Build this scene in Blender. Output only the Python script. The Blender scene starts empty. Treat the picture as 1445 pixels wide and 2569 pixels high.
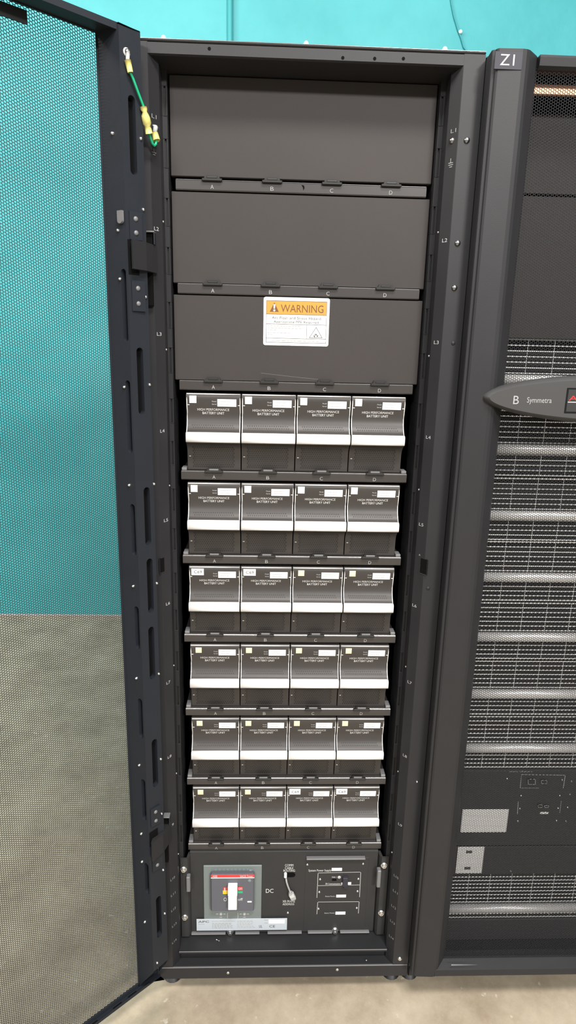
import bpy, math, random
import numpy as np
from mathutils import Vector, Matrix, Euler

random.seed(7)
C = bpy.context.scene
COL = C.collection
PI = math.pi

# ------------------------------------------------------------------ camera
F = 1609.12
CAM = Vector((-0.0611, -1.2188, 1.5156))
ROT = Euler((1.3210, -0.0223, -0.0327), 'XYZ')
cam_d = bpy.data.cameras.new('camera')
cam = bpy.data.objects.new('camera', cam_d)
COL.objects.link(cam)
cam.location = CAM
cam.rotation_euler = ROT
cam_d.sensor_fit = 'VERTICAL'
cam_d.sensor_height = 36.0
cam_d.lens = F * 36.0 / 2569.0
cam_d.clip_start = 0.02
cam_d.clip_end = 100
C.camera = cam
RM = ROT.to_matrix()


def on_plane(px, py, pt, nrm):
    """measure: where the sight line of a photo pixel meets a real plane"""
    d = RM @ Vector(((px - 722.5) / F, -(py - 1284.5) / F, -1.0))
    nrm = Vector(nrm)
    t = (Vector(pt) - CAM).dot(nrm) / d.dot(nrm)
    return CAM + d * t


def at(px, py, Y):
    return on_plane(px, py, (0, Y, 0), (0, 1, 0))


# ------------------------------------------------------------------ materials
def mat(name, col, rough=0.5, metal=0.0, spec=0.5, noise=0.0, nscale=30.0, bump=0.0, bscale=400.0, coat=0.0):
    m = bpy.data.materials.new(name)
    m.use_nodes = True
    nt = m.node_tree
    b = nt.nodes['Principled BSDF']
    b.inputs['Base Color'].default_value = (*col, 1)
    b.inputs['Roughness'].default_value = rough
    b.inputs['Metallic'].default_value = metal
    b.inputs['Specular IOR Level'].default_value = spec
    if coat:
        b.inputs['Coat Weight'].default_value = coat
        b.inputs['Coat Roughness'].default_value = 0.1
    tc = nt.nodes.new('ShaderNodeTexCoord')
    if noise:
        n = nt.nodes.new('ShaderNodeTexNoise')
        n.inputs['Scale'].default_value = nscale
        n.inputs['Detail'].default_value = 4
        nt.links.new(tc.outputs['Object'], n.inputs['Vector'])
        mx = nt.nodes.new('ShaderNodeMix')
        mx.data_type = 'RGBA'
        mx.inputs[6].default_value = (*[c * (1 - noise) for c in col], 1)
        mx.inputs[7].default_value = (*[min(1, c * (1 + noise)) for c in col], 1)
        nt.links.new(n.outputs['Fac'], mx.inputs[0])
        nt.links.new(mx.outputs[2], b.inputs['Base Color'])
    if bump:
        n2 = nt.nodes.new('ShaderNodeTexNoise')
        n2.inputs['Scale'].default_value = bscale
        nt.links.new(tc.outputs['Object'], n2.inputs['Vector'])
        bp = nt.nodes.new('ShaderNodeBump')
        bp.inputs['Strength'].default_value = bump
        bp.inputs['Distance'].default_value = 0.0005
        nt.links.new(n2.outputs['Fac'], bp.inputs['Height'])
        nt.links.new(bp.outputs['Normal'], b.inputs['Normal'])
    return m


M = {}
M['black'] = mat('black_powder_coat', (.022, .022, .024), .47, spec=.28, noise=.10, nscale=18, bump=.15, bscale=900)
M['panel'] = mat('charcoal_panel_paint', (.044, .039, .038), .55, spec=.2, noise=.06, nscale=9, bump=.12, bscale=900)
M['door'] = mat('black_door_paint', (.017, .020, .026), .5, spec=.25, noise=.10, nscale=18, bump=.12, bscale=900)
M['face'] = mat('black_satin_panel', (.034, .034, .034), .55, spec=.25, noise=.10, nscale=25)
M['dark'] = mat('dark_plastic', (.012, .012, .013), .45)
M['deep'] = mat('unlit_black', (.004, .004, .004), .9, spec=.1)
M['unit'] = mat('battery_case_plastic', (.047, .042, .039), .40, spec=.32, noise=.05, nscale=30)
M['hole'] = mat('vent_hole_black', (.010, .009, .008), .6)
M['silver'] = mat('silver_handle_plastic', (.90, .88, .86), .32, noise=.02)
M['alu'] = mat('satin_aluminium', (.86, .85, .84), .30, metal=.35)
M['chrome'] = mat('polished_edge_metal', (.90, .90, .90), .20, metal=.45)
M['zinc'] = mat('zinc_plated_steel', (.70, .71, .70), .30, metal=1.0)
M['screw'] = mat('dark_screw_steel', (.30, .30, .31), .30, metal=1.0)
M['steel'] = mat('grey_slat_steel', (.95, .95, .93), .30, metal=.1)
M['print'] = mat('pale_print', (.46, .46, .46), .6)
M['printm'] = mat('soft_grey_print', (.34, .34, .34), .6)
M['printw'] = mat('white_print', (.62, .62, .61), .6)
M['printg'] = mat('grey_print', (.28, .28, .28), .6)
M['white'] = mat('white_label_paper', (.86, .86, .85), .45)
M['cream'] = mat('cream_label_paper', (.84, .72, .48), .5)
M['ink'] = mat('black_ink', (.06, .06, .06), .6)
M['inkg'] = mat('grey_ink', (.38, .38, .38), .6)
M['orange'] = mat('orange_label_ink', (.56, .26, .035), .5)
M['brown'] = mat('brown_label_ink', (.15, .06, .015), .6)
M['plate'] = mat('silver_blue_nameplate', (.48, .53, .58), .4)
M['brkgrey'] = mat('grey_breaker_plastic', (.17, .20, .195), .45)
M['brkdark'] = mat('slate_breaker_plastic', (.10, .105, .125), .42)
M['red'] = mat('red_stripe', (.60, .05, .05), .4)
M['redtxt'] = mat('red_logo', (.70, .03, .03), .4)
M['green'] = mat('green_mark', (.02, .40, .18), .4)
M['yellow'] = mat('yellow_mark', (.85, .55, .03), .4)
M['wire'] = mat('green_wire_jacket', (.01, .36, .17), .35)
M['sleeve'] = mat('yellow_crimp_sleeve', (.66, .60, .20), .35)
M['cable'] = mat('grey_cable_jacket', (.33, .34, .33), .45)
M['clear'] = mat('clear_plug_plastic', (.55, .56, .55), .2)
M['greytab'] = mat('grey_tab', (.16, .16, .165), .4)
M['tag'] = mat('grey_tag', (.036, .036, .047), .5, spec=.25)
M['bezel'] = mat('charcoal_display_plastic', (.052, .052, .052), .45, spec=.4)
M['rail'] = mat('satin_black_rail', (.040, .036, .035), .34, spec=.55, noise=.06)
M['copper'] = mat('copper', (.90, .45, .27), .35, metal=.3)
M['sensor'] = mat('screen_black', (.008, .008, .009), .12)
M['socket'] = mat('grey_connector', (.45, .45, .44), .45)


def wall_mat():
    m = bpy.data.materials.new('teal_wall_paint')
    m.use_nodes = True
    nt = m.node_tree
    b = nt.nodes['Principled BSDF']
    b.inputs['Roughness'].default_value = .55
    tc = nt.nodes.new('ShaderNodeTexCoord')
    n = nt.nodes.new('ShaderNodeTexNoise')
    n.inputs['Scale'].default_value = 1.6
    n.inputs['Detail'].default_value = 8
    n.inputs['Roughness'].default_value = .65
    nt.links.new(tc.outputs['Object'], n.inputs['Vector'])
    r = nt.nodes.new('ShaderNodeValToRGB')
    r.color_ramp.elements[0].position = .28
    r.color_ramp.elements[0].color = (.030, .325, .360, 1)
    r.color_ramp.elements[1].position = .66
    r.color_ramp.elements[1].color = (.060, .415, .450, 1)
    nt.links.new(n.outputs['Fac'], r.inputs['Fac'])
    nt.links.new(r.outputs['Color'], b.inputs['Base Color'])
    n2 = nt.nodes.new('ShaderNodeTexNoise')
    n2.inputs['Scale'].default_value = 9
    n2.inputs['Detail'].default_value = 6
    nt.links.new(tc.outputs['Object'], n2.inputs['Vector'])
    bp = nt.nodes.new('ShaderNodeBump')
    bp.inputs['Strength'].default_value = .30
    bp.inputs['Distance'].default_value = .01
    nt.links.new(n2.outputs['Fac'], bp.inputs['Height'])
    nt.links.new(bp.outputs['Normal'], b.inputs['Normal'])
    return m


def floor_mat():
    m = bpy.data.materials.new('worn_concrete')
    m.use_nodes = True
    nt = m.node_tree
    b = nt.nodes['Principled BSDF']
    b.inputs['Roughness'].default_value = .5
    tc = nt.nodes.new('ShaderNodeTexCoord')
    n = nt.nodes.new('ShaderNodeTexNoise')
    n.inputs['Scale'].default_value = 5
    n.inputs['Detail'].default_value = 9
    n.inputs['Roughness'].default_value = .74
    nt.links.new(tc.outputs['Object'], n.inputs['Vector'])
    r = nt.nodes.new('ShaderNodeValToRGB')
    e = r.color_ramp.elements
    e[0].position = .32
    e[0].color = (.290, .232, .165, 1)
    e[1].position = .68
    e[1].color = (.500, .432, .325, 1)
    k = e.new(.5)
    k.color = (.400, .334, .245, 1)
    nt.links.new(n.outputs['Fac'], r.inputs['Fac'])
    n3 = nt.nodes.new('ShaderNodeTexNoise')
    n3.inputs['Scale'].default_value = 42
    n3.inputs['Detail'].default_value = 5
    nt.links.new(tc.outputs['Object'], n3.inputs['Vector'])
    r3 = nt.nodes.new('ShaderNodeValToRGB')
    r3.color_ramp.elements[0].position = .66
    r3.color_ramp.elements[0].color = (0, 0, 0, 1)
    r3.color_ramp.elements[1].position = .76
    r3.color_ramp.elements[1].color = (1, 1, 1, 1)
    nt.links.new(n3.outputs['Fac'], r3.inputs['Fac'])
    mx = nt.nodes.new('ShaderNodeMix')
    mx.data_type = 'RGBA'
    mx.inputs[7].default_value = (.62, .58, .48, 1)
    nt.links.new(r3.outputs['Color'], mx.inputs[0])
    nt.links.new(r.outputs['Color'], mx.inputs[6])
    nt.links.new(mx.outputs[2], b.inputs['Base Color'])
    bp = nt.nodes.new('ShaderNodeBump')
    bp.inputs['Strength'].default_value = .2
    bp.inputs['Distance'].default_value = .004
    nt.links.new(n.outputs['Fac'], bp.inputs['Height'])
    nt.links.new(bp.outputs['Normal'], b.inputs['Normal'])
    return m


M['wall'] = wall_mat()
M['floor'] = floor_mat()
M['base'] = mat('grey_wall_foot', (.40, .40, .39), .6)
M['wallpipe'] = mat('teal_conduit_paint', (.055, .40, .43), .4)
M['wallcord'] = mat('teal_cord', (.036, .33, .365), .5)


# ------------------------------------------------------------------ mesh builder
class MB:
    def __init__(self):
        self.v = []
        self.f = []
        self.fm = []
        self.mats = []
        self.smooth = []

    def mi(self, m):
        if m not in self.mats:
            self.mats.append(m)
        return self.mats.index(m)

    def add(self, vs, fs, m, smooth=False):
        o = len(self.v)
        k = self.mi(m)
        self.v += [tuple(v) for v in vs]
        for f in fs:
            self.f.append([i + o for i in f])
            self.fm.append(k)
            self.smooth.append(smooth)
        return self

    def box(self, x0, x1, y0, y1, z0, z1, m, b=0.0, xf=None):
        """box with chamfered edges"""
        x0, x1 = min(x0, x1), max(x0, x1)
        y0, y1 = min(y0, y1), max(y0, y1)
        z0, z1 = min(z0, z1), max(z0, z1)
        b = min(b, (x1 - x0) * .45, (y1 - y0) * .45, (z1 - z0) * .45)
        if b <= 0:
            vs = [(x, y, z) for x in (x0, x1) for y in (y0, y1) for z in (z0, z1)]
            fs = [(0, 1, 3, 2), (4, 6, 7, 5), (0, 4, 5, 1), (2, 3, 7, 6), (0, 2, 6, 4), (1, 5, 7, 3)]
        else:
            vs, idx = [], {}
            X, Y, Z = (x0, x1), (y0, y1), (z0, z1)
            s = (1, -1)
            for i in (0, 1):
                for j in (0, 1):
                    for k in (0, 1):
                        for a in range(3):
                            p = [X[i] + b * s[i], Y[j] + b * s[j], Z[k] + b * s[k]]
                            p[a] = (X[i], Y[j], Z[k])[a]
                            idx[(i, j, k, a)] = len(vs)
                            vs.append(tuple(p))
            fs = []
            I = lambda i, j, k, a: idx[(i, j, k, a)]
            for q in (0, 1):
                fs.append((I(q, 0, 0, 0), I(q, 1, 0, 0), I(q, 1, 1, 0), I(q, 0, 1, 0))[::1 if q else -1])
                fs.append((I(0, q, 0, 1), I(1, q, 0, 1), I(1, q, 1, 1), I(0, q, 1, 1))[::-1 if q else 1])
                fs.append((I(0, 0, q, 2), I(1, 0, q, 2), I(1, 1, q, 2), I(0, 1, q, 2))[::1 if q else -1])
            for p in (0, 1):
                for q in (0, 1):
                    r = 1 if (p == q) else -1
                    fs.append((I(p, q, 0, 0), I(p, q, 0, 1), I(p, q, 1, 1), I(p, q, 1, 0))[::-r])
                    fs.append((I(p, 0, q, 0), I(p, 0, q, 2), I(p, 1, q, 2), I(p, 1, q, 0))[::r])
                    fs.append((I(0, p, q, 1), I(0, p, q, 2), I(1, p, q, 2), I(1, p, q, 1))[::-r])
            for i in (0, 1):
                for j in (0, 1):
                    for k in (0, 1):
                        r = 1 if (i + j + k) % 2 else -1
                        fs.append((I(i, j, k, 0), I(i, j, k, 1), I(i, j, k, 2))[::r])
        if xf is not None:
            vs = [xf @ Vector(v) for v in vs]
        return self.add(vs, fs, m)

    def prism(self, poly, axis, a0, a1, m, smooth=False, xf=None):
        """poly: 2D points; axis 'x' -> (y,z), 'y' -> (x,z), 'z' -> (x,y)"""
        n = len(poly)
        vs = []
        for a in (a0, a1):
            for p in poly:
                vs.append({'x': (a, p[0], p[1]), 'y': (p[0], a, p[1]), 'z': (p[0], p[1], a)}[axis])
        if xf is not None:
            vs = [xf @ Vector(v) for v in vs]
        fs = [(i, (i + 1) % n, (i + 1) % n + n, i + n) for i in range(n)]
        self.add(vs, fs, m, smooth)
        o = len(self.v) - 2 * n
        k = self.mi(m)
        self.f.append([o + i for i in range(n)][::-1])
        self.f.append([o + n + i for i in range(n)])
        self.fm += [k, k]
        self.smooth += [False, False]
        return self

    def tube(self, pts, r, m, seg=8, cap=True):
        pts = [Vector(p) for p in pts]
        rings = []
        up = Vector((0.03, .02, 1))
        for i, p in enumerate(pts):
            t = (pts[min(i + 1, len(pts) - 1)] - pts[max(i - 1, 0)]).normalized()
            a = t.cross(up)
            if a.length < 1e-3:
                a = t.cross(Vector((1, 0, 0)))
            a.normalize()
            b = t.cross(a)
            rr = r[i] if isinstance(r, (list, tuple)) else r
            rings.append([p + a * (rr * math.cos(2 * PI * k / seg)) + b * (rr * math.sin(2 * PI * k / seg)) for k in range(seg)])
        vs = [v for R in rings for v in R]
        fs = []
        for i in range(len(pts) - 1):
            for k in range(seg):
                k2 = (k + 1) % seg
                fs.append((i * seg + k, i * seg + k2, (i + 1) * seg + k2, (i + 1) * seg + k))
        if cap:
            fs.append(tuple(range(seg)))
            fs.append(tuple((len(pts) - 1) * seg + k for k in range(seg))[::-1])
        return self.add(vs, fs, m, True)

    def dome(self, c, nrm, r, h, m, seg=12, rings=4):
        """domed screw / rivet head sitting on a face"""
        c, n = Vector(c), Vector(nrm).normalized()
        a = n.cross(Vector((.1, .2, 1)))
        if a.length < 1e-3:
            a = n.cross(Vector((1, 0, 0)))
        a.normalize()
        b = n.cross(a)
        vs = []
        for i in range(rings):
            t = i / rings * PI / 2
            rr, hh = r * math.cos(t), h * math.sin(t)
            vs += [c + a * rr * math.cos(2 * PI * k / seg) + b * rr * math.sin(2 * PI * k / seg) + n * hh for k in range(seg)]
        vs.append(c + n * h)
        fs = []
        for i in range(rings - 1):
            for k in range(seg):
                fs.append((i * seg + k, i * seg + (k + 1) % seg, (i + 1) * seg + (k + 1) % seg, (i + 1) * seg + k))
        for k in range(seg):
            fs.append(((rings - 1) * seg + k, (rings - 1) * seg + (k + 1) % seg, rings * seg))
        return self.add(vs, fs, m, True)

    def hexbolt(self, c, nrm, r, h, m):
        c, n = Vector(c), Vector(nrm).normalized()
        a = n.cross(Vector((0, .01, 1))).normalized()
        b = n.cross(a)
        # flange washer then hex head
        for rr, seg, h0, h1 in ((r * 1.15, 16, 0, h * .25), (r * .85, 6, h * .25, h)):
            vs = [c + a * rr * math.cos(2 * PI * k / seg) + b * rr * math.sin(2 * PI * k / seg) + n * hh for hh in (h0, h1) for k in range(seg)]
            fs = [(k, (k + 1) % seg, (k + 1) % seg + seg, k + seg) for k in range(seg)]
            fs.append(tuple(range(seg, 2 * seg)))
            self.add(vs, fs, m)
        return self.dome(c + n * h, n, r * .4, h * .15, m, 8, 2)

    def rect(self, x0, x1, z0, z1, y, m):
        """thin printed patch on a front face (faces the room)"""
        return self.add([(x0, y, z0), (x1, y, z0), (x1, y, z1), (x0, y, z1)], [(0, 1, 2, 3)], m)

    def disc(self, c, r, m, seg=12, sx=1.0):
        vs = [(c[0] + r * sx * math.cos(2 * PI * k / seg), c[1], c[2] + r * math.sin(2 * PI * k / seg)) for k in range(seg)]
        return self.add(vs, [tuple(range(seg))], m)

    def outline(self, pts, w, y, m):
        for (xa, za), (xb, zb) in zip(pts[:-1], pts[1:]):
            d = Vector((xb - xa, 0, zb - za))
            n = Vector((-d.z, 0, d.x)).normalized() * w * .5
            e = d.normalized() * w * .5
            A, B = Vector((xa, y, za)) - e, Vector((xb, y, zb)) + e
            self.add([A - n, B - n, B + n, A + n], [(0, 1, 2, 3)], m)
        return self

    def text(self, s, x0, x1, z0, z1, y, m, xf=None):
        """lettering filling the box x0..x1, z0..z1 on a front face"""
        vs, fs = glyphs(s)
        P = [Vector((x0 + v[0] * (x1 - x0), y, z0 + v[1] * (z1 - z0))) for v in vs]
        if xf is not None:
            P = [xf(v[0], v[1]) for v in vs]
        return self.add(P, fs, m)

    def build(self, name, parent=None, origin=None, label=None):
        me = bpy.data.meshes.new(name)
        o = origin if origin is not None else ((Vector(parent['o']) if parent is not None and 'o' in parent else Vector((0, 0, 0))))
        o = Vector(o)
        me.from_pydata([(v[0] - o.x, v[1] - o.y, v[2] - o.z) for v in self.v], [], self.f)
        for m in self.mats:
            me.materials.append(m)
        me.polygons.foreach_set('material_index', self.fm)
        me.polygons.foreach_set('use_smooth', self.smooth)
        me.update()
        ob = bpy.data.objects.new(name, me)
        COL.objects.link(ob)
        if parent is not None:
            ob.parent = parent
            ob['o'] = tuple(o)
        else:
            ob.location = o
        if label:
            ob['label'] = label
        return ob


_gl = {}


def glyphs(s):
    if s not in _gl:
        cu = bpy.data.curves.new('lettering_curve', 'FONT')
        cu.body = s
        cu.align_x = 'CENTER'
        cu.resolution_u = 3
        cu.space_line = .9
        ob = bpy.data.objects.new('lettering_source', cu)
        COL.objects.link(ob)
        bpy.context.view_layer.update()
        me = bpy.data.meshes.new_from_object(ob.evaluated_get(bpy.context.evaluated_depsgraph_get()))
        V = [v.co.copy() for v in me.vertices]
        Fs = [tuple(p.vertices) for p in me.polygons]
        bpy.data.objects.remove(ob)
        bpy.data.curves.remove(cu)
        bpy.data.meshes.remove(me)
        a0, a1 = min(v.x for v in V), max(v.x for v in V)
        b0, b1 = min(v.y for v in V), max(v.y for v in V)
        _gl[s] = ([((v.x - a0) / (a1 - a0), (v.y - b0) / (b1 - b0)) for v in V], Fs)
    return _gl[s]


def thing(name, label, cat, loc, group=None):
    o = bpy.data.objects.new(name, None)
    o.empty_display_size = .05
    COL.objects.link(o)
    o.location = loc
    o['label'] = label
    o['category'] = cat
    o['o'] = tuple(loc)
    if group:
        o['group'] = group
    return o


def struct(o):
    o['kind'] = 'structure'
    return o


def dup(root, loc, label):
    r = root.copy()
    COL.objects.link(r)
    r.location = loc
    r['label'] = label
    for ch in list(root.children):
        c = ch.copy()
        COL.objects.link(c)
        c.parent = r
        for g in ch.children:
            d = g.copy()
            COL.objects.link(d)
            d.parent = c
    return r


def slotted_plate(mb, P, w, z0, z1, slots, m, depth=.010, dark=None):
    """plate in a frame P(a, z, d) (a across 0..w, d depth behind); slots (a, zlow, zhigh, halfwidth) are real cut-outs"""
    slots = sorted(slots, key=lambda s: s[1])
    z = z0
    for (a, lo, hi, r) in slots:
        m0, m1 = lo - .004, hi + .004
        if m0 > z:
            mb.add([P(0, z, 0), P(w, z, 0), P(w, m0, 0), P(0, m0, 0)], [(0, 1, 2, 3)], m)
        inner, outer = [], []
        n = 12
        for top in (True, False):
            cz = hi - r if top else lo + r
            for i in range(n + 1):
                t = PI * i / n + (0 if top else PI)
                inner.append((a + r * math.cos(t), cz + r * math.sin(t)))
                c, s = math.cos(t), math.sin(t)
                e = m1 if top else m0
                if abs(c) > abs(s) + 1e-9:
                    x = w if c > 0 else 0
                    zz = cz + (e - cz) * abs(s) / abs(c)
                    outer.append((x, zz))
                else:
                    k = c / abs(s) if abs(s) > 1e-9 else 0
                    outer.append((a + k * ((w - a) if k > 0 else a), e))
        N = len(inner)
        vs = [P(x, q, 0) for x, q in inner] + [P(x, q, 0) for x, q in outer] + [P(x, q, depth) for x, q in inner]
        fs = []
        for i in range(N):
            j = (i + 1) % N
            fs.append((i, N + i, N + j, j))
            fs.append((i, j, 2 * N + j, 2 * N + i))
        mb.add(vs, fs, m)
        mb.add([P(x, q, depth) for x, q in inner], [tuple(range(N))], dark or M['deep'])
        z = m1
    if z < z1:
        mb.add([P(0, z, 0), P(w, z, 0), P(w, z1, 0), P(0, z1, 0)], [(0, 1, 2, 3)], m)


# ------------------------------------------------------------------ perforated sheet (real holes)
def perforated(name, m, W, H, p, r, thick):
    cx = .8660254 * p
    ni, nj = int(W / cx), int(H / p)
    i, j = np.meshgrid(np.arange(ni), np.arange(nj), indexing='ij')
    X = (i * cx + cx * .6).ravel()
    Z = (j * p + (i % 2) * p * .5 + p * .5).ravel()
    n = len(X)
    ang = np.arange(6) * np.pi / 3
    R = p / math.sqrt(3)
    ca, sa = np.cos(ang), np.sin(ang)
    V = np.zeros((n, 18, 3), np.float32)
    V[:, 0:6, 0] = X[:, None] + R * ca
    V[:, 0:6, 2] = Z[:, None] + R * sa
    V[:, 6:12, 0] = X[:, None] + r * ca
    V[:, 6:12, 2] = Z[:, None] + r * sa
    V[:, 12:18, 0] = V[:, 6:12, 0]
    V[:, 12:18, 2] = V[:, 6:12, 2]
    V[:, 12:18, 1] = thick
    k = np.arange(6)
    k2 = (k + 1) % 6
    q1 = np.stack([k, k2, 6 + k2, 6 + k], 1)
    q2 = np.stack([6 + k, 6 + k2, 12 + k2, 12 + k], 1)
    q = np.concatenate([q1, q2], 0)
    Fc = (np.arange(n)[:, None, None] * 18 + q[None]).reshape(-1, 4)
    me = bpy.data.meshes.new(name)
    me.vertices.add(n * 18)
    me.vertices.foreach_set('co', V.ravel())
    me.loops.add(Fc.size)
    me.loops.foreach_set('vertex_index', Fc.ravel().astype(np.int32))
    me.polygons.add(len(Fc))
    me.polygons.foreach_set('loop_start', (np.arange(len(Fc)) * 4).astype(np.int32))
    me.polygons.foreach_set('loop_total', np.full(len(Fc), 4, np.int32))
    me.update(calc_edges=True)
    me.materials.append(m)
    return me


# ================================================================== SETTING
mb = MB()
mb.add([(-10, -9, 0), (10, -9, 0), (10, 2.24, 0), (-10, 2.24, 0)], [(0, 1, 2, 3)], M['floor'])
struct(mb.build('floor'))
mb = MB()
mb.box(-10, 10, 2.24, 2.34, 0, 4.6, M['wall'])
struct(mb.build('wall_back'))
mb = MB()
mb.box(-10, 10, 2.228, 2.2395, .0, .012, M['base'], .002)
struct(mb.build('baseboard_back'))
# painted conduit running up the wall
p = at(577, 40, 2.22)
mb = MB()
mb.tube([(p.x, 2.224, .013), (p.x, 2.224, 4.59)], .0135, M['wallpipe'], 12)
for zz in (.8, 1.7, 2.45, 3.6):
    mb.box(p.x - .028, p.x + .028, 2.226, 2.2395, zz - .008, zz + .008, M['wallpipe'], .003)
o = mb.build('wall_conduit')
o['label'] = 'thin teal painted conduit running up the teal wall behind cabinets'
o['category'] = 'pipe'
# loose painted cord with a white clip on the wall
mb = MB()
pts = [at(x, y, 2.232) for x, y in ((1118, -160), (1124, -80), (1128, -30), (1133, 10), (1139, 40), (1149, 74), (1157, 95), (1163, 117), (1178, 138), (1188, 175), (1192, 260), (1194, 400))]
mb.tube(pts, .0032, M['wallcord'], 8)
cp = at(1155, 80, 2.23)
o = mb.build('wall_cable', None, (pts[-1].x, 2.232, pts[-1].z))
o['label'] = 'thin teal cable hanging loosely on the wall with a white clip'
o['category'] = 'cable'
mb = MB()
mb.dome((cp.x, 2.2285, cp.z), (0, -1, 0), .009, .008, M['white'])
o['o'] = (pts[-1].x, 2.232, pts[-1].z)
mb.build('cable_clip', o, label='white cable clip')

# ================================================================== BATTERY CABINET (left, door open)
ZR, S = 1.9797, .1794
RZ = lambda k: ZR - S * k
cab = thing('battery_cabinet', 'tall black rack cabinet, mesh door open, holding rows of battery units', 'cabinet', (0, .5, 0))


STRIP_N = Vector((-.020, -.0152, 0)).normalized()


def strip_hit(px, py, side):
    n = Vector((STRIP_N.x * side, STRIP_N.y, 0))
    return on_plane(px, py, (side * .264, 0, 0), n), n


def strip_text(mb, s, px, py, side, h, w, m, off=.0005):
    p, n = strip_hit(px, py, side)
    t = Vector((.0152, -.020 * side, 0)).normalized()
    p = p + n * off
    mb.text(s, 0, 1, 0, 1, 0, m, xf=lambda a, b: p + t * (w * (a - .5)) + Vector((0, 0, h * (b - .5))))


LABR = {'L1': (1138, 328), 'L2': (1116, 603), 'L3': (1095, 859), 'L4': (1075, 1097), 'L5': (1057, 1316), 'L6': (1040, 1519), 'L7': (1028, 1712), 'L8': (1016, 1896), 'L9': (1004, 2069), 'L10': (994, 2199), 'L11': (992, 2237), 'L12': (988, 2275), 'L13': (985, 2313), 'L14': (982, 2351)}
LABL = {'L1': (386, 292), 'L2': (392, 574), 'L3': (399, 838), 'L4': (407, 1081), 'L5': (416, 1305), 'L6': (421, 1514), 'L7': (422, 1712), 'L8': (425, 1898), 'L9': (431, 2070), 'L10': (433, 2204), 'L11': (434, 2243), 'L12': (435, 2281), 'L13': (437, 2320), 'L14': (437, 2361)}

for side, nm in ((-1, 'left'), (1, 'right')):
    mb = MB()
    poly = [(side * a, b) for a, b in ((.3, 0), (.264, 0), (.2632, .0006), (.2488, .020), (.2500, .12), (.3, .12))]
    mb.prism(poly, 'z', .0825, 1.9995, M['black'])
    # inner mounting step with real vertical slots
    z = .112
    segs = []
    for k in range(9, 0, -1):
        for dz in (-.028 + .0897 * 0, .055):
            segs.append((RZ(k) + .052 + dz, RZ(k) + .052 + dz + .046))
    for lo, hi in segs:
        mb.box(side * .2405, side * .2500, .053, .12, z, lo, M['black'], .0006)
        mb.box(side * .2405, side * .2428, .053, .12, lo, hi, M['black'])
        mb.box(side * .2428, side * .2462, .0575, .12, lo, hi, M['dark'])
        mb.box(side * .2462, side * .2500, .053, .12, lo, hi, M['black'])
        mb.box(side * .2412, side * .2466, .0522, .0545, lo - .0012, lo, M['black'], .0004)
        z = hi
    mb.box(side * .2405, side * .2500, .053, .12, z, 1.979, M['black'], .0006)
    # level numbers
    for s, (a, b) in (LABR if side > 0 else LABL).items():
        wide = .011 if len(s) == 2 else .014
        strip_text(mb, s, a, b, side, .0062, wide, M['print'] if int(s[1:]) > 1 and int(s[1:]) < 10 else M['printg'])
    if side > 0:
        strip_text(mb, '-', 1131, 414, 1, .0008, .010, M['print'])
        strip_text(mb, '-', 1131, 419, 1, .0008, .006, M['print'])
        strip_text(mb, '-', 1131, 409, 1, .0008, .010, M['print'])
        strip_text(mb, 'I', 1131, 404, 1, .008, .0009, M['print'])
        strip_text(mb, 'A', 1053, 1392, 1, .004, .004, M['print'])
        # screws
        p, n = strip_hit(1133, 353, 1)
        mb.dome(p, n, .0055, .0045, M['screw'])
        for a, b in ((1171, 352), (1148, 610), (1140, 722)):
            mb.dome(at(a, b, 0), (0, -1, 0), .0055, .0045, M['screw'])
        for a, b in ((1137, 861), (1074, 1476)):
            mb.dome(at(a, b, 0), (0, -1, 0), .004, .002, M['black'])
        mb.dome(at(1046, 1961, 0), (0, -1, 0), .0026, .003, M['zinc'])
        mb.dome(at(1003, 2405, 0), (0, -1, 0), .0055, .004, M['zinc'])
        # cage window
        q = (1063, 1421)
    else:
        for a, b in ((386, 383),):
            strip_text(mb, '-', a, b, -1, .0008, .010, M['printg'])
            strip_text(mb, '-', a, b + 5, -1, .0008, .006, M['printg'])
            strip_text(mb, 'I', a, b - 6, -1, .006, .0009, M['printg'])
        p, n = strip_hit(387, 320, -1)
        mb.dome(p, n, .006, .005, M['screw'])
        q = (406, 1418)
    p, n = strip_hit(*q, side)
    tt = Vector((n.y, -n.x, 0)) * (1 if side > 0 else -1)
    tt = Vector((-n.y, n.x, 0))
    xf = Matrix.Translation(p) @ Matrix(((tt.x, -n.x, 0, 0), (tt.y, -n.y, 0, 0), (0, 0, 1, 0), (0, 0, 0, 1)))
    w2, h2 = (.0085, .0155) if side > 0 else (.006, .0145)
    mb.box(-w2, w2, -.0004, .002, -h2, h2, M['deep'], xf=xf)
    for x0, x1, z0, z1 in ((-w2 - .0008, -w2, -h2, h2), (w2, w2 + .0006, -h2, h2), (-w2 - .0008, w2 + .0006, -h2 - .0012, -h2)):
        mb.box(x0, x1, -.0012, .001, z0, z1, M['screw'] if side > 0 else M['black'], xf=xf)
    # small bright rivets on the inner plate
    for a, b in (((1099, 583), (1075, 893), (1046, 1228), (1010, 1672), (997, 1935), (983, 2138)) if side > 0 else ((414, 877), (425, 1218), (435, 1669), (438, 1940), (443, 2142), (404, 556))):
        r = at(a, b, .03)
        mb.dome((side * .2490, .03, r.z), (-side, -.2, 0), .0022, .0022, M['zinc'], 8, 3)
    mb.build('post', cab)

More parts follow.
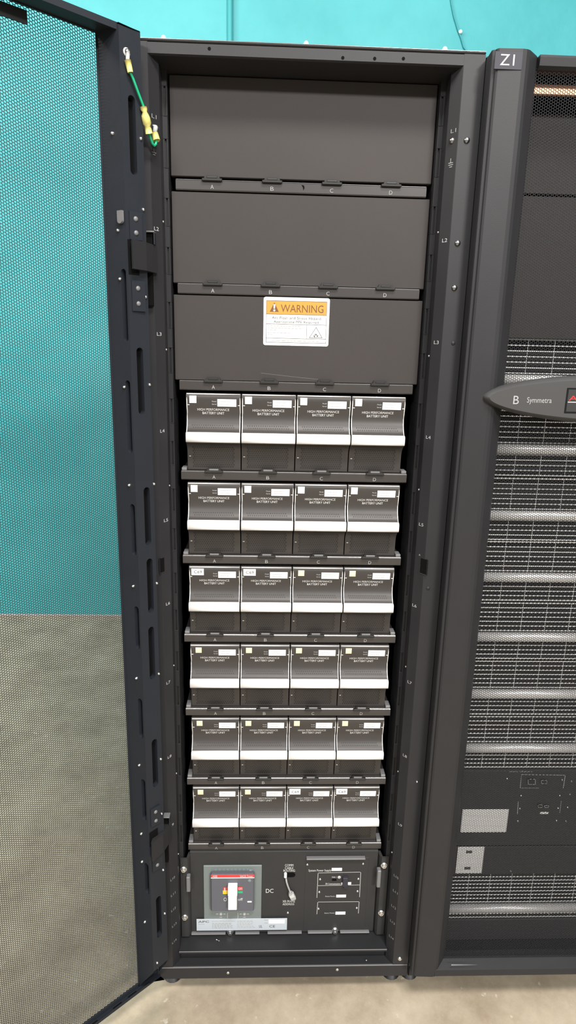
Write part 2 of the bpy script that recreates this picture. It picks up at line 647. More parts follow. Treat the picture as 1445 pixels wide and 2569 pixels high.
# top member, roof, sides, back
mb = MB()
mb.prism([(0.0002, 1.9985), (0.0002, 1.9825), (.004, 1.9805), (.06, 1.978), (.12, 1.978), (.12, 1.9985)], 'x', -.2995, .2995, M['black'])
for a, b in ((525, 122), (860, 145), (940, 147), (1012, 147)):
    q = at(a, b, 0)
    mb.disc((q.x, -.0002, q.z), .0027, M['deep'])
mb.build('top_rail', cab)
mb = MB()
mb.box(-.3, .3, -.0015, 1.07, 1.9995, 2.0035, M['black'], .0016)
mb.box(-.2995, .2995, -.0012, .0012, 2.0028, 2.0042, M['screw'], .0005)  # painted highlight: bright strip imitating light caught on the roof's front edge
for a, b in ((410, 94), (768, 111), (1116, 129)):
    q = at(a, b, .004)
    mb.dome((q.x, .005, 2.0035), (0, 0, 1), .0048, .0075, M['white'])
mb.build('roof', cab)
for side in (-1, 1):
    mb = MB()
    mb.box(side * .2975, side * .2998, .12, 1.068, .05, 1.9995, M['black'])
    mb.build('side_panel', cab)
mb = MB()
mb.box(-.297, .297, 1.06, 1.068, .05, 1.9995, M['dark'])
mb.build('back_panel', cab)
# dark inner bulkhead the units plug into
mb = MB()
mb.box(-.25, .25, .37, .38, .115, 1.977, M['deep'])
mb.build('backplane', cab)
# base with two ledges
mb = MB()
mb.prism([(.12, .1135), (.014, .1135), (.0125, .112), (.0125, .108), (.026, .104), (.026, .083), (.12, .083)], 'x', -.2502, .2502, M['black'])
mb.prism([(.12, .0825), (.002, .0825), (-.0012, .0797), (-.0012, .049), (.001, .047), (.12, .047)], 'x', -.2998, .2998, M['black'])
mb.box(-.2498, .2498, .0122, .0136, .1124, .1138, M['greytab'], .0004)  # edge highlight of the upper ledge, put in as a paler strip
mb.box(-.2990, .2990, -.0014, .0010, .0806, .0822, M['greytab'], .0004)  # same for the lower ledge: highlight put in as a paler strip
for a, b in ((572, 2440), (846, 2432)):
    mb.dome(at(a, b, 0), (0, -1, 0), .0042, .003, M['zinc'])
mb.dome(at(919, 2409, .008), (0, -.2, 1), .002, .002, M['zinc'])
mb.build('base_rail', cab)
mb = MB()
mb.box(-.297, .297, .12, 1.06, .047, .055, M['dark'])
mb.build('floor_pan', cab)
for x in (-.272, .272):
    for y in (.05, 1.0):
        mb = MB()
        mb.tube([(x, y, 0), (x, y, .010), (x, y, .0105), (x, y, .047)], [.022, .020, .008, .008], M['dark'], 16)
        mb.build('levelling_foot', cab)

# shelf rails with latches and letters
COLX = [-.2184 + .1092 * (i + .5) for i in range(4)]
for k in range(1, 10):
    mb = MB()
    z = RZ(k)
    mb.prism([(.066, z - .0093), (.0645, z - .0075), (.0640, z + .0070), (.0662, z + .0093), (.20, z + .0093), (.20, z + .0078), (.07, z + .0078), (.07, z - .0093)], 'x', -.2298, .2298, M['rail'])
    if k == 1:  # chipped spot
        q = at(760, 470, .0638)
        mb.add([(q.x - .003, .0637, q.z + .004), (q.x + .002, .0637, q.z + .003), (q.x + .003, .0637, q.z - .001), (q.x + .001, .0637, q.z - .005), (q.x, .0637, q.z)], [(0, 1, 2, 3, 4)], M['deep'])
    for i, ch in enumerate('ABCD'):
        mb.text(ch, COLX[i] - .003, COLX[i] + .003, z - .0062, z + .0008, .0638, M['printm'] if k > 1 else M['printg'])
    mb.box(-.2294, .2294, .0644, .0652, z + .0082, z + .0091, M['zinc'] if k > 1 else M['screw'], .0003)  # pale metal strip painting a specular highlight along the rail's top edge
    if k > 3:
        for s in (-1, 1):
            mb.box(s * .2186, s * .2290, .066, .09, z + .0095, z + .0155, M['greytab'], .001)
    r = mb.build('shelf_rail', cab)
    for i in range(4):
        lb = MB()
        x = COLX[i]
        lb.box(x - .0185, x + .0185, .0585, .0655, z + .0062, z + .0108, M['hole'], .001)
        lb.prism([(x - .0145, z + .0108), (x + .0145, z + .0108), (x + .0125, z + .0165), (x - .0125, z + .0165)], 'y', .0605, .0655, M['hole'])
        lb.box(x - .0095, x + .0095, .0598, .0615, z + .0110, z + .0146, M['greytab'] if k > 3 else M['dark'], .0006)
        lb.build('latch', r)

# filler panels
for k in (1, 2, 3):
    mb = MB()
    zb = RZ(k) + (.0098 if k > 1 else .0140)
    zt = RZ(k - 1) - .0112 if k > 1 else 1.9765
    mb.box(-.2385, .2385, .0672, .083, zb, zt, M['panel'], .0012)
    if k == 3:  # long hairline scratch
        a, b = at(655, 936, .067), at(800, 952, .067)
        mb.outline([(a.x, a.z), ((a.x + b.x) / 2 + .01, (a.z + b.z) / 2 - .0012), (b.x, b.z)], .0005, .0670, M['greytab'])
    fp = mb.build('filler_panel', cab)
    if k == 3:
        wl = MB()
        xa, xb = at(661, 805, .067).x, at(825.5, 808, .067).x
        zt_, zb_ = at(744, 746.5, .067).z, at(742, 867.5, .067).z
        W_, H_ = xb - xa, zt_ - zb_
        SX = lambda x: xa + (x - 143) / 1142 * W_
        SZ = lambda y: zt_ - (y - 100) / 860 * H_
        rr = .004
        poly = []
        for cx_, cz_, a0 in ((xb - rr, zt_ - rr, 0), (xa + rr, zt_ - rr, 90), (xa + rr, zb_ + rr, 180), (xb - rr, zb_ + rr, 270)):
            for i in range(6):
                t = math.radians(a0 + 18 * i)
                poly.append((cx_ + rr * math.cos(t), cz_ + rr * math.sin(t)))
        wl.prism(poly, 'y', .0664, .0671, M['white'])
        y = .06625
        X0, X1 = SX(192), SX(1236)
        wl.rect(X0, X1, SZ(402), SZ(165), y, M['orange'])
        lw = .0007
        y2 = .0661
        for yy in (165, 402, 577, 830, 905):
            wl.outline([(X0, SZ(yy)), (X1, SZ(yy))], lw, y2, M['ink'])
        for xx, ya, yb in ((192, 165, 905), (1236, 165, 905), (900, 577, 830)):
            wl.outline([(SX(xx), SZ(ya)), (SX(xx), SZ(yb))], lw, y2, M['ink'])
        y3 = .0660
        wl.add([(SX(250), y3, SZ(360)), (SX(405), y3, SZ(360)), (SX(328), y3, SZ(193))], [(0, 1, 2)], M['brown'])
        wl.add([(SX(316), y3 - .0001, SZ(305)), (SX(338), y3 - .0001, SZ(305)), (SX(345), y3 - .0001, SZ(228)), (SX(312), y3 - .0001, SZ(228))], [(0, 1, 2, 3)], M['white'])
        wl.disc((SX(328), y3 - .0001, SZ(336)), .0019, M['white'])
        wl.text('WARNING', SX(440), SX(1180), SZ(362), SZ(228), y3, M['brown'])
        wl.text('Arc Flash and Shock Hazard.', SX(288), SX(1155), SZ(487), SZ(440), y3, M['ink'])
        wl.text('Appropriate PPE Required.', SX(318), SX(1118), SZ(566), SZ(512), y3, M['ink'])
        random.seed(3)
        for yy, xe in ((606, 790), (645, 800), (680, 375), (728, 640), (762, 300)):
            x = 215
            while x < xe:
                w_ = random.uniform(22, 60)
                wl.rect(SX(x), SX(min(x + w_, xe)), SZ(yy + 8), SZ(yy - 4), y3, M['inkg'])
                x += w_ + 16
        x = 290
        while x < 1120:
            w_ = random.uniform(30, 80)
            wl.rect(SX(x), SX(min(x + w_, 1120)), SZ(880), SZ(866), y3, M['inkg'])
            x += w_ + 22
        T = [(SX(950), SZ(806)), (SX(1172), SZ(806)), (SX(1063), SZ(620)), (SX(950), SZ(806))]
        wl.outline(T, .0008, y3, M['ink'])
        # spark symbol
        wl.outline([(SX(1022), SZ(770)), (SX(1040), SZ(790)), (SX(1050), SZ(745)), (SX(1070), SZ(745)), (SX(1088), SZ(785)), (SX(1100), SZ(765))], .0012, y3, M['ink'])
        wl.build('warning_label', fp, label='white and orange warning label')

# pale connector pieces glimpsed in the slit under the first filler panel
for a, b in ((607, 652), (698, 752), (757, 766), (812, 853), (855, 870)):
    mb = MB()
    p0, p1 = at(a, 457, .088), at(b, 457, .088)
    mb.box(p0.x, p1.x, .088, .094, RZ(1) + .0098, RZ(1) + .0150, M['socket'], .0006)
    mb.build('connector', cab)

# ------------------------------------------------------------------ open mesh door (swung out on its left edge)
TH = math.radians(42)
U = Vector((-math.cos(TH), -math.sin(TH), 0))
N = Vector((math.sin(TH), -math.cos(TH), 0))
E3 = Vector((-.2693, -.030, 0))


def D(u, n, z):
    return E3 + U * u + N * n + Vector((0, 0, z))


DZ0, DZ1 = .060, 2.001
e1 = (.0512, -.044)
e2 = (.0405, .003)
mb = MB()
# slotted hinge flange (faces the room) and slanted inner return
fl_n = (N * 1.0 + U * -.074).normalized()


def flange_hit(px, py):
    p = on_plane(px, py, D(0, 0, 0), (D(e2[0], e2[1], 0) - D(0, 0, 0)).cross(Vector((0, 0, 1))))
    return p


def ret_hit(px, py):
    return on_plane(px, py, D(e2[0], e2[1], 0), (D(e1[0], e1[1], 0) - D(e2[0], e2[1], 0)).cross(Vector((0, 0, 1))))


def FP(a, z, d):
    # across the flange from the outer edge e2 (a=0) to the hinge edge (a=w)
    t = a / .0406
    return D(e2[0] * (1 - t), e2[1] * (1 - t), z) - N * d


FW = .0406
slots = []
for (xc, y0, y1) in ((333, 240, 438), (353, 872, 1040), (370, 1222, 1368), (377, 1401, 1538), (381, 1572, 1705), (389, 1854, 1975), (399, 2248, 2352)):
    p = flange_hit(xc, (y0 + y1) / 2)
    a = (p - D(e2[0], e2[1], p.z)).length
    slots.append((min(max(a, .012), .028), flange_hit(xc, y1).z, flange_hit(xc, y0).z, .0068))
slotted_plate(mb, FP, FW, .140, 1.9972, slots, M['door'], .012)
RW = math.hypot(e1[0] - e2[0], e1[1] - e2[1])


def RP(a, z, d):
    t = a / RW
    nn = (D(e2[0], e2[1], 0) - D(e1[0], e1[1], 0)).cross(Vector((0, 0, 1))).normalized()
    return D(e1[0] + (e2[0] - e1[0]) * t, e1[1] + (e2[1] - e1[1]) * t, z) + nn * (-d if nn.dot(CAM - E3) > 0 else d)


rs = []
for (xc, yb, L) in ((322, 858, .12), (334, 1138, .13), (342, 1395, .10), (350, 1630, .09), (357, 1853, .09), (363, 2058, .1), (370, 2242, .08)):
    p = ret_hit(xc, yb)
    rs.append((RW - .010, p.z, p.z + L, .0060))
slotted_plate(mb, RP, RW, .138, 1.9972, rs, M['door'], .010)
mb.add([RP(0, .066, 0), RP(RW, .138, 0), RP(0, .138, 0)], [(0, 1, 2)], M['door'])
# hinge edge, outer pillar skin and ends
outer = [(0, 0), (-.003, -.020), (.003, -.046), (.010, -.050), (.044, -.050), (.0512, -.048), (.0512, -.044)]
vs = [D(a, b, (.140, .105, .0605, .0605, .0605, .0605, .0605)[i] if z < 1 else z) for z in (.0605, DZ1 - .001) for i, (a, b) in enumerate(outer)]
n_ = len(outer)
mb.add(vs, [(i, i + 1, i + 1 + n_, i + n_) for i in range(n_ - 1)], M['door'])
# end caps of the hinge pillar
mb.add([D(a, b, DZ1 - .001) for a, b in [e1, e2] + outer], [tuple(range(2 + n_))], M['door'])
mb.add([D(a, b, DZ0 + .0005) for a, b in [(.0512, -.040), (0, -.036)] + outer[1:]], [tuple(range(1 + n_))], M['door'])
# top and bottom channel
DW = .595


def dbox(u0, u1, n0, n1, z0, z1, m):
    vs = [D(u, n, z) for u in (u0, u1) for n in (n0, n1) for z in (z0, z1)]
    mb.add(vs, [(0, 1, 3, 2), (4, 6, 7, 5), (0, 4, 5, 1), (2, 3, 7, 6), (0, 2, 6, 4), (1, 5, 7, 3)], m)


dbox(.0, DW, -.048, -.001, DZ1 - .004, DZ1, M['door'])
dbox(.045, DW, -.048, -.0445, 1.9955, DZ1 - .004, M['door'])
dbox(.0405, DW, -.004, -.001, DZ1 - .010, DZ1 - .004, M['door'])
dbox(.0, DW, -.047, -.034, DZ0, DZ0 + .003, M['door'])
dbox(.045, DW, -.048, -.0445, DZ0 + .003, .074, M['door'])
dbox(.030, DW, -.036, -.034, DZ0, DZ0 + .006, M['door'])
# free edge post
dbox(DW - .05, DW, -.05, .0, DZ0, DZ1 - .004, M['door'])
# small printed slits on bottom channel
for a in (.062, .10, .16, .24):
    mb.add([D(a, -.0415, DZ0 + .0033), D(a + .022, -.0415, DZ0 + .0033), D(a + .022, -.0385, DZ0 + .0033), D(a, -.0385, DZ0 + .0033)], [(0, 1, 2, 3)], M['deep'])
# rivets
rn = (D(e1[0], e1[1], 0) - D(e2[0], e2[1], 0)).cross(Vector((0, 0, 1)))
if rn.dot(CAM - E3) < 0:
    rn = -rn
for a, b in ((283, 335), (297, 578), (302, 700), (313, 971), (325, 1217), (335, 1470), (343, 1701), (350, 1919), (355, 2091), (357, 2161), (364, 2312)):
    mb.dome(ret_hit(a, b), rn, .0030, .0042, M['zinc'], 8, 3)
for a, b in ((353, 348), (359, 526), (365, 745), (375, 965), (386, 1214), (393, 1463), (398, 1690), (403, 1904), (405, 2041), (409, 2182), (413, 2291), (394, 2415)):
    p = flange_hit(a, b)
    mb.dome(p, N, .0030, .0034, M['zinc'], 8, 3)
door = mb.build('mesh_door', cab)

# perforated sheet (shared by both doors)
PERF_W, PERF_H = .470, 1.926
M['perf'] = mat('black_perforated_steel', (.018, .019, .022), .55, spec=.25)
perf_me = perforated('perforated_sheet', M['perf'], PERF_W, PERF_H, .0046, .00226, -.0008)


def place_sheet(parent, origin, xdir, ydir, name='perforated_panel', label=None, me=None):
    ob = bpy.data.objects.new(name, me or perf_me)
    COL.objects.link(ob)
    ob.parent = parent
    po = Vector(parent['o'])
    R_ = Matrix((xdir, ydir, (0, 0, 1))).transposed().to_4x4()
    ob.matrix_local = Matrix.Translation(Vector(origin) - po) @ R_
    if label:
        ob['label'] = label
    return ob


# sheet local x along U, local -y = outwards thickness (thick is negative y -> away from the room side)
pp = place_sheet(door, D(.0530, -.0440, .0730), U, N, label='fine black perforated metal sheet')
# solid border round the sheet
b = MB()


def bbox(u0, u1, z0, z1):
    vs = [D(u, n, z) for u in (u0, u1) for n in (-.0452, -.0442) for z in (z0, z1)]
    b.add(vs, [(0, 1, 3, 2), (4, 6, 7, 5), (0, 4, 5, 1), (2, 3, 7, 6), (0, 2, 6, 4), (1, 5, 7, 3)], M['door'])


bbox(.050, .0545, .065, 1.996)
bbox(.0530 + PERF_W - .002, DW - .03, .065, 1.996)
bbox(.05, DW - .03, .0630, .0745)
bbox(.05, DW - .03, .0730 + PERF_H - .003, 1.9985)
b.build('sheet_border', door)
# black foam strip at the top of the mesh
pts_n = D(0, -.0430, 0)
c0, c1 = on_plane(0, 42, pts_n, N), on_plane(67, 45, pts_n, N)
t = MB()
ua = (c1 - D(0, 0, c1.z)).dot(U)
zlo = on_plane(66, 62, pts_n, N).z
zhi = on_plane(67, 28, pts_n, N).z
vs = [D(u, n, z) for u in (ua, ua + .13) for n in (-.0436, -.0410) for z in (zlo, zhi)]
t.add(vs, [(0, 1, 3, 2), (4, 6, 7, 5), (0, 4, 5, 1), (2, 3, 7, 6), (0, 2, 6, 4), (1, 5, 7, 3)], M['dark'])
t.build('document_holder', door, label='black strip at the top of the mesh')
# latch tab on the inner return
t = MB()
q = ret_hit(306, 544)
xa_ = (D(e2[0], e2[1], 0) - D(e1[0], e1[1], 0)).normalized()
rnn = rn.normalized()
poly = [(-.0055, .009), (.0055, .009)] + [(.0055 * math.cos(a), -.006 + .005 * math.sin(a)) for a in [-PI * i / 8 for i in range(9)]]
vs = [q + xa_ * x + Vector((0, 0, z)) + rnn * d for d in (.001, .006) for x, z in poly]
k = len(poly)
t.add(vs, [tuple(range(k, 2 * k))] + [(i, (i + 1) % k, (i + 1) % k + k, i + k) for i in range(k)], M['greytab'])
t.build('latch_tab', door)

# hinges
for (pl, clip, cut) in (((333, 533, 352, 603), (341, 606, 385, 679), (319, 603, 341, 690)), ((386, 2052, 392, 2098), (388, 2096, 424, 2141), (376, 2112, 390, 2150))):
    leaves = []
    # leaves screwed on the flange
    zt_, zb_ = flange_hit(343, pl[1]).z, flange_hit(343, pl[3]).z
    for f0, f1, z0, z1 in ((.010, .034, zb_, zt_), (.008, .034, zb_ - .115, zb_ - .065)):
        t = MB()
        leaves.append(t)
        vs = [D(f0 * 1.0, n + .0015, z) for n in (.0002, .0028) for z in (z0, z1)] + [D(f1, n + .0015, z) for n in (.0006, .0032) for z in (z0, z1)]
        t.add(vs, [(0, 1, 3, 2), (4, 6, 7, 5), (0, 4, 5, 1), (2, 3, 7, 6), (0, 2, 6, 4), (1, 5, 7, 3)], M['door'])
        for fz in (.25, .75):
            t.dome(D(.022, .0046, z0 + (z1 - z0) * fz), N, .0042, .0025, M['greytab'])
    # knuckle block bridging flange and post
    t = MB()
    c0, c1 = at(clip[0], clip[1], -.022), at(clip[2], clip[3], -.022)
    c0.z, c1.z = at(clip[0], clip[1], -.044).z, at(clip[2], clip[3], -.044).z
    t.prism([(c0.x, -.064), (c0.x + .003, -.068), (c0.x + (c1.x - c0.x) * .72, -.040), (c1.x - .001, -.018), (c1.x + .004, -.0005), (c0.x + .012, -.0005), (c0.x + .002, -.040)], 'z', c1.z, c0.z, M['black'])
    za_, zb2 = flange_hit(340, cut[1]).z, flange_hit(340, cut[3]).z
    t.add([FP(.002, zb2, -.0006), FP(.024, zb2, -.0006), FP(.024, za_, -.0006), FP(.002, za_, -.0006)], [(0, 1, 2, 3)], M['deep'])
    # bracket window frame above
    h = .020
    t.box(c1.x - .012, c1.x + .002, -.016, -.0005, c0.z + h, c0.z + h + .0022, M['greytab'], .0005)
    t.box(c1.x + .0005, c1.x + .0025, -.016, -.0005, c0.z, c0.z + h, M['door'], .0005)
    t.box(c0.x + .006, c1.x - .002, -.010, -.0005, c0.z, c0.z + h, M['deep'])
    t.box(c0.x + .006, c1.x - .004, -.010, -.0005, c1.z - .055, c1.z, M['deep'])
    h_ = t.build('hinge', cab)
    for lf in leaves:
        lf.build('hinge_leaf', h_)

# ================================================================== BATTERY UNITS
UW, UH = .1070, .154
prof = [(.0665, .154), (.0645, .152), (.0632, .146), (.0632, .140), (.0650, .128), (.0678, .117), (.0682, .108), (.0668, .0995), (.0635, .0915), (.0590, .0850), (.0545, .0800), (.0500, .0780), (.0500, .0590), (.0560, .0560), (.0640, .0500), (.0695, .0440), (.0725, .0360), (.0735, .0200), (.0740, .0060), (.0745, .0)]


def yat(z):
    for (ya, za), (yb, zb) in zip(prof[:-1], prof[1:]):
        if za >= z >= zb:
            return ya + (yb - ya) * ((za - z) / (za - zb) if za > zb else 0)
    return .075


def make_unit(sticker_kind, name='battery_unit'):
    root = thing(name, 'unit', 'battery unit', (0, 0, 0), 'battery units in the open cabinet')
    mb = MB()
    # body with the front profile: smooth front, flat ends
    P = prof + [(.34, 0.0), (.34, .154)]
    n = len(P)
    for x0, x1 in ((0.0, UW),):
        vs = [(x, y, z) for x in (x0, x1) for y, z in P]
        mb.add(vs, [(i, (i + 1) % n, (i + 1) % n + n, i + n) for i in range(len(prof) - 1)], M['unit'], True)
        mb.add(vs, [(i, (i + 1) % n, (i + 1) % n + n, i + n) for i in range(len(prof) - 1, n)] + [tuple(range(n))[::-1], tuple(range(n, 2 * n))], M['unit'])
    # vent holes, lower face
    px_, pz_ = .0044, .0040
    for r in range(11):
        z = .0068 + r * pz_
        if z > .050:
            break
        nx = 19
        for c in range(nx):
            x = .0120 + c * px_ + (r % 2) * px_ / 2
            if x > UW - .012:
                continue
            y = yat(z) - .00025
            rr = .00175 if r < 2 or c in (0, 18) else .00135
            slope = (yat(z + .001) - yat(z - .001)) / .002
            mb.add([(x + rr * math.cos(t), yat(z + rr * math.sin(t)) - .0003, z + rr * math.sin(t)) for t in [PI / 3 * q for q in range(6)]], [tuple(range(6))], M['hole'])
    for r in range(2):
        z = .0905 - r * .0040 + .001
        for c in range(19):
            x = .0120 + c * px_ + (r % 2) * px_ / 2
            if x > UW - .012:
                continue
            rr = .0011
            mb.add([(x + rr * math.cos(t), yat(z + rr * math.sin(t)) - .0004, z + rr * math.sin(t)) for t in [PI / 3 * q for q in range(6)]], [tuple(range(6))], M['hole'])

    def skin(a0, a1, z0, z1, off=.0005):
        return lambda a, b: Vector((a0 + a * (a1 - a0), yat(z0 + b * (z1 - z0)) - off, z0 + b * (z1 - z0)))
    mb.text('HIGH PERFORMANCE', 0, 1, 0, 1, 0, M['printw'], xf=skin(.0215, .0845, .1198, .1246))
    mb.text('BATTERY UNIT', 0, 1, 0, 1, 0, M['printw'], xf=skin(.0315, .0745, .1128, .1176))
    mb.text('Model', 0, 1, 0, 1, 0, M['print'], xf=skin(.0505, .0590, .1372, .1398))
    mb.text('Serial', 0, 1, 0, 1, 0, M['print'], xf=skin(.0505, .0590, .1318, .1344))
    mb.build('housing', root)
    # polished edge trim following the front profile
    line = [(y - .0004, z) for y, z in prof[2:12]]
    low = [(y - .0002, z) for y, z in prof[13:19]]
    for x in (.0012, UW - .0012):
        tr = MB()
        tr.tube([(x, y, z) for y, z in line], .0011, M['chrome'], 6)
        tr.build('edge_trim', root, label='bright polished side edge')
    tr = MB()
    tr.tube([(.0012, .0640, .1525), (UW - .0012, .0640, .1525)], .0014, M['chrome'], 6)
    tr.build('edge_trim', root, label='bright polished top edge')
    for x, z in ((.0045, .1310), (UW - .0040, .1310), (.0050, .0276)):
        tr = MB()
        tr.box(x - .0018, x + .0018, yat(z) - .0008, yat(z) + .001, z - .0007, z + .0007, M['printw'], .0003)
        tr.build('clip', root)
    hd = MB()
    hp = [(.058, .0790), (.0500, .0790), (.0470, .0782), (.0450, .0760), (.0440, .0725), (.0440, .0650), (.0448, .0612), (.0470, .0592), (.0510, .0585), (.058, .0590)]
    hd.prism(hp, 'x', .0003, UW - .0003, M['silver'], True)
    hd.build('handle', root, label='pale silver handle bar')
    def patch(mb, xa, xb, za, zb, m, t=.0007, n=7):
        Z = [za + (zb - za) * i / n for i in range(n + 1)]
        vs = [(x, yat(z) - o_, z) for z in Z for o_ in (-.0003, t) for x in (xa, xb)]
        fs = []
        for i in range(n):
            p, q = 4 * i, 4 * i + 4
            fs += [(p + 2, p + 3, q + 3, q + 2), (p, p + 2, q + 2, q), (p + 3, p + 1, q + 1, q + 3)]
        fs += [(0, 1, 3, 2), (4 * n, 4 * n + 2, 4 * n + 3, 4 * n + 1)]
        mb.add(vs, fs, m)
    lb = MB()
    z0, z1 = .1287, .1432
    patch(lb, .0612, .0985, z0, z1, M['white'])
    random.seed(11)
    for zz in (.1385, .1335):
        x = .067
        while x < .0855:
            w = random.uniform(.0009, .0022)
            lb.add([(a, yat(zz) - .0010, c) for a, c in ((x, zz - .0008), (x + w, zz - .0008), (x + w, zz + .0008), (x, zz + .0008))], [(0, 1, 2, 3)], M['inkg'])
            x += w + .0010
    lb.build('serial_label', root)
    st = MB()
    if sticker_kind == 'big':
        a, bb, z0, z1, m = .0050, .0310, .1345, .1490, M['white']
    elif sticker_kind == 'yellow':
        a, bb, z0, z1, m = .0115, .0245, .1350, .1475, M['cream']
    else:
        a, bb, z0, z1, m = .0064, .0200, .1347, .1490, M['white']
    patch(st, a, bb, z0, z1, m)
    if sticker_kind == 'big':
        st.text('C69', 0, 1, 0, 1, 0, M['ink'], xf=lambda u, v: Vector((a + .0055 + u * .0165, yat(z0 + .0045 + v * .0065) - .0010, z0 + .0045 + v * .0065)))
    elif sticker_kind == 'faint':
        st.text('C69', 0, 1, 0, 1, 0, M['cream'], xf=lambda u, v: Vector((a + .004 + u * .008, yat(z0 + .005 + v * .0045) - .0010, z0 + .005 + v * .0045)))
    st.build('sticker', root)
    return root


protos = {}
ROWS = {4: ['faint', 'plain', 'faint', 'faint'], 5: ['plain', 'faint', 'faint', 'faint'], 6: ['big', 'big', 'yellow', 'yellow'], 7: ['yellow'] * 4, 8: ['yellow'] * 4, 9: ['yellow', 'yellow', 'big', 'big']}
ORD = {4: 'topmost', 5: 'second', 6: 'third', 7: 'fourth', 8: 'fifth', 9: 'lowest'}
DESC = {'faint': 'small white sticker', 'plain': 'small white sticker', 'big': 'large white C69 sticker', 'yellow': 'small cream sticker'}
for k in range(4, 10):
    for i, ch in enumerate('ABCD'):
        kind = ROWS[k][i]
        loc = Vector((-.2184 + .1092 * i + .0011, 0, RZ(k) + .0105))
        lab = 'black battery unit with %s, under letter %s in the %s battery row' % (DESC[kind], ch, ORD[k])
        if kind not in protos:
            r = make_unit(kind)
            protos[kind] = r
            r.location = loc
            r['label'] = lab
        else:
            dup(protos[kind], loc, lab)

# ================================================================== BREAKER PANEL at the bottom of the cabinet
Y0 = .060
bp = thing('breaker_panel', 'black control panel with circuit breaker at the cabinet foot', 'control panel', (0, Y0, .115))


def prect(mb, x0, y0, x1, y1, Y, m, t=.0, b=.0):
    """block or patch measured from its corners in the photo, standing on depth Y (t thick towards the room)"""
    a, c = at(x0, (y0 + y1) / 2, Y).x, at(x1, (y0 + y1) / 2, Y).x
    zt, zb = at((x0 + x1) / 2, y0, Y).z, at((x0 + x1) / 2, y1, Y).z
    if t:
        mb.box(a, c, Y - t * .0, Y + t, zb, zt, m, b)
    else:
        mb.rect(a, c, zb, zt, Y, m)
    return a, c, zb, zt


def ptext(mb, s, x0, y0, x1, y1, Y, m):
    a, c = at(x0, (y0 + y1) / 2, Y).x, at(x1, (y0 + y1) / 2, Y).x
    zt, zb = at((x0 + x1) / 2, y0, Y).z, at((x0 + x1) / 2, y1, Y).z
    mb.text(s, a, c, zb, zt, Y, m)


mb = MB()
mb.box(-.2265, .2235, Y0, Y0 + .012, .117, .3555, M['face'], .001)
for s in (-1, 1):
    mb.prism([(s * .2245, Y0 + .004), (s * .2260, Y0 - .006), (s * .2300, Y0 - .0125), (s * .2470, Y0 - .0125), (s * .2478, Y0 - .0115), (s * .2478, Y0 - .0082), (s * .2330, Y0 - .0082), (s * .2300, Y0 + .010), (s * .2245, Y0 + .010)], 'z', .120, .347, M['face'])
# bottom folded lip in four pieces
for a, c in ((480, 566), (590, 651), (671, 757), (772, 833), (853, 926)):
    xa_, xc_ = at(a, 2338, Y0 - .004).x, at(c, 2338, Y0 - .004).x
    mb.box(xa_, xc_, Y0 - .007, Y0 + .002, .1175, .1215, M['greytab'], .0008)
yp = Y0 - .0004
ptext(mb, 'DC', 667, 2230, 686, 2240, yp, M['printw'])
ptext(mb, 'COMM', 715, 2168, 736, 2173.5, yp, M['printw'])
ptext(mb, 'CABLE', 715, 2175, 736, 2180.5, yp, M['printw'])
ptext(mb, 'ROUTING', 711, 2181.5, 740, 2187, yp, M['printw'])
ptext(mb, 'XR FRAME', 709, 2258.5, 740, 2264, yp, M['printw'])
ptext(mb, 'ADDRESS', 709, 2265.5, 738, 2271, yp, M['printw'])
ho = [at(711, 2195, yp), at(741, 2195, yp)]
zc = at(726, 2195, yp).z
xs0, xs1 = ho[0].x, ho[1].x
r_ = .0068
poly = [(xs1 - r_ + r_ * math.cos(t), yp, zc + r_ * math.sin(t)) for t in [-PI / 2 + PI * i / 10 for i in range(11)]] + [(xs0 + r_ - r_ * math.cos(t), yp, zc - r_ * math.sin(t)) for t in [-PI / 2 + PI * i / 10 for i in range(11)]]
mb.add(poly, [tuple(range(22))], M['deep'])
q = at(722, 2290, Y0)
mb.dome(q, (0, -1, 0), .0035, .0025, M['zinc'])
mb.build('faceplate', bp)
# white marker strip
mb = MB()
prect(mb, 832, 2178, 858, 2185, Y0 - .0014, M['white'], .0008)
mb.build('marker_strip', bp)
for a, b_ in ((461, 2180), (464, 2300), (963, 2170), (956, 2289)):
    mb = MB()
    q = at(a, b_, Y0 - .0125)
    mb.hexbolt((q.x, Y0 - .0125, q.z), (0, -1, 0), .0065, .006, M['zinc'])
    mb.build('bolt', bp)
for a in (577, 841):
    mb = MB()
    q = at(a, 2340, Y0 - .01)
    mb.hexbolt((q.x, Y0 - .0005, .1232), (0, -1, 0), .0072, .008, M['zinc'])
    mb.build('bolt', bp)
# pull tabs at both ends
for a, y0_, y1_ in ((472, 2200, 2237), (952, 2184, 2226)):
    mb = MB()
    q0, q1 = at(a, y0_, Y0 - .022), at(a, y1_, Y0 - .022)
    x = q0.x
    mb.box(x - .0045, x + .0045, Y0 - .024, Y0 - .010, q1.z, q0.z, M['greytab'], .0015)
    mb.build('pull_tab', bp)

# circuit breaker
mb = MB()
xa_, xc_, zb_, zt_ = prect(mb, 511, 2172, 656, 2312, Y0 - .004, M['brkgrey'], .004, .001)
YB = Y0 - .018
mb.box(at(528, 2240, YB).x, at(638, 2240, YB).x, YB, Y0 - .004, at(582, 2288, YB).z, at(582, 2195, YB).z, M['brkdark'], .003)
yb = YB - .0004
for i in range(9):  # embossed bars at the top of the bezel
    x = at(538 + i * 10, 2181, Y0 - .0045).x
    mb.box(x, x + .006, Y0 - .0048, Y0 - .004, at(580, 2186, Y0).z, at(580, 2177, Y0).z, M['brkgrey'], .0003)
ptext(mb, 'IEC', 626, 2182, 633, 2186, Y0 - .0045, M['printw'])
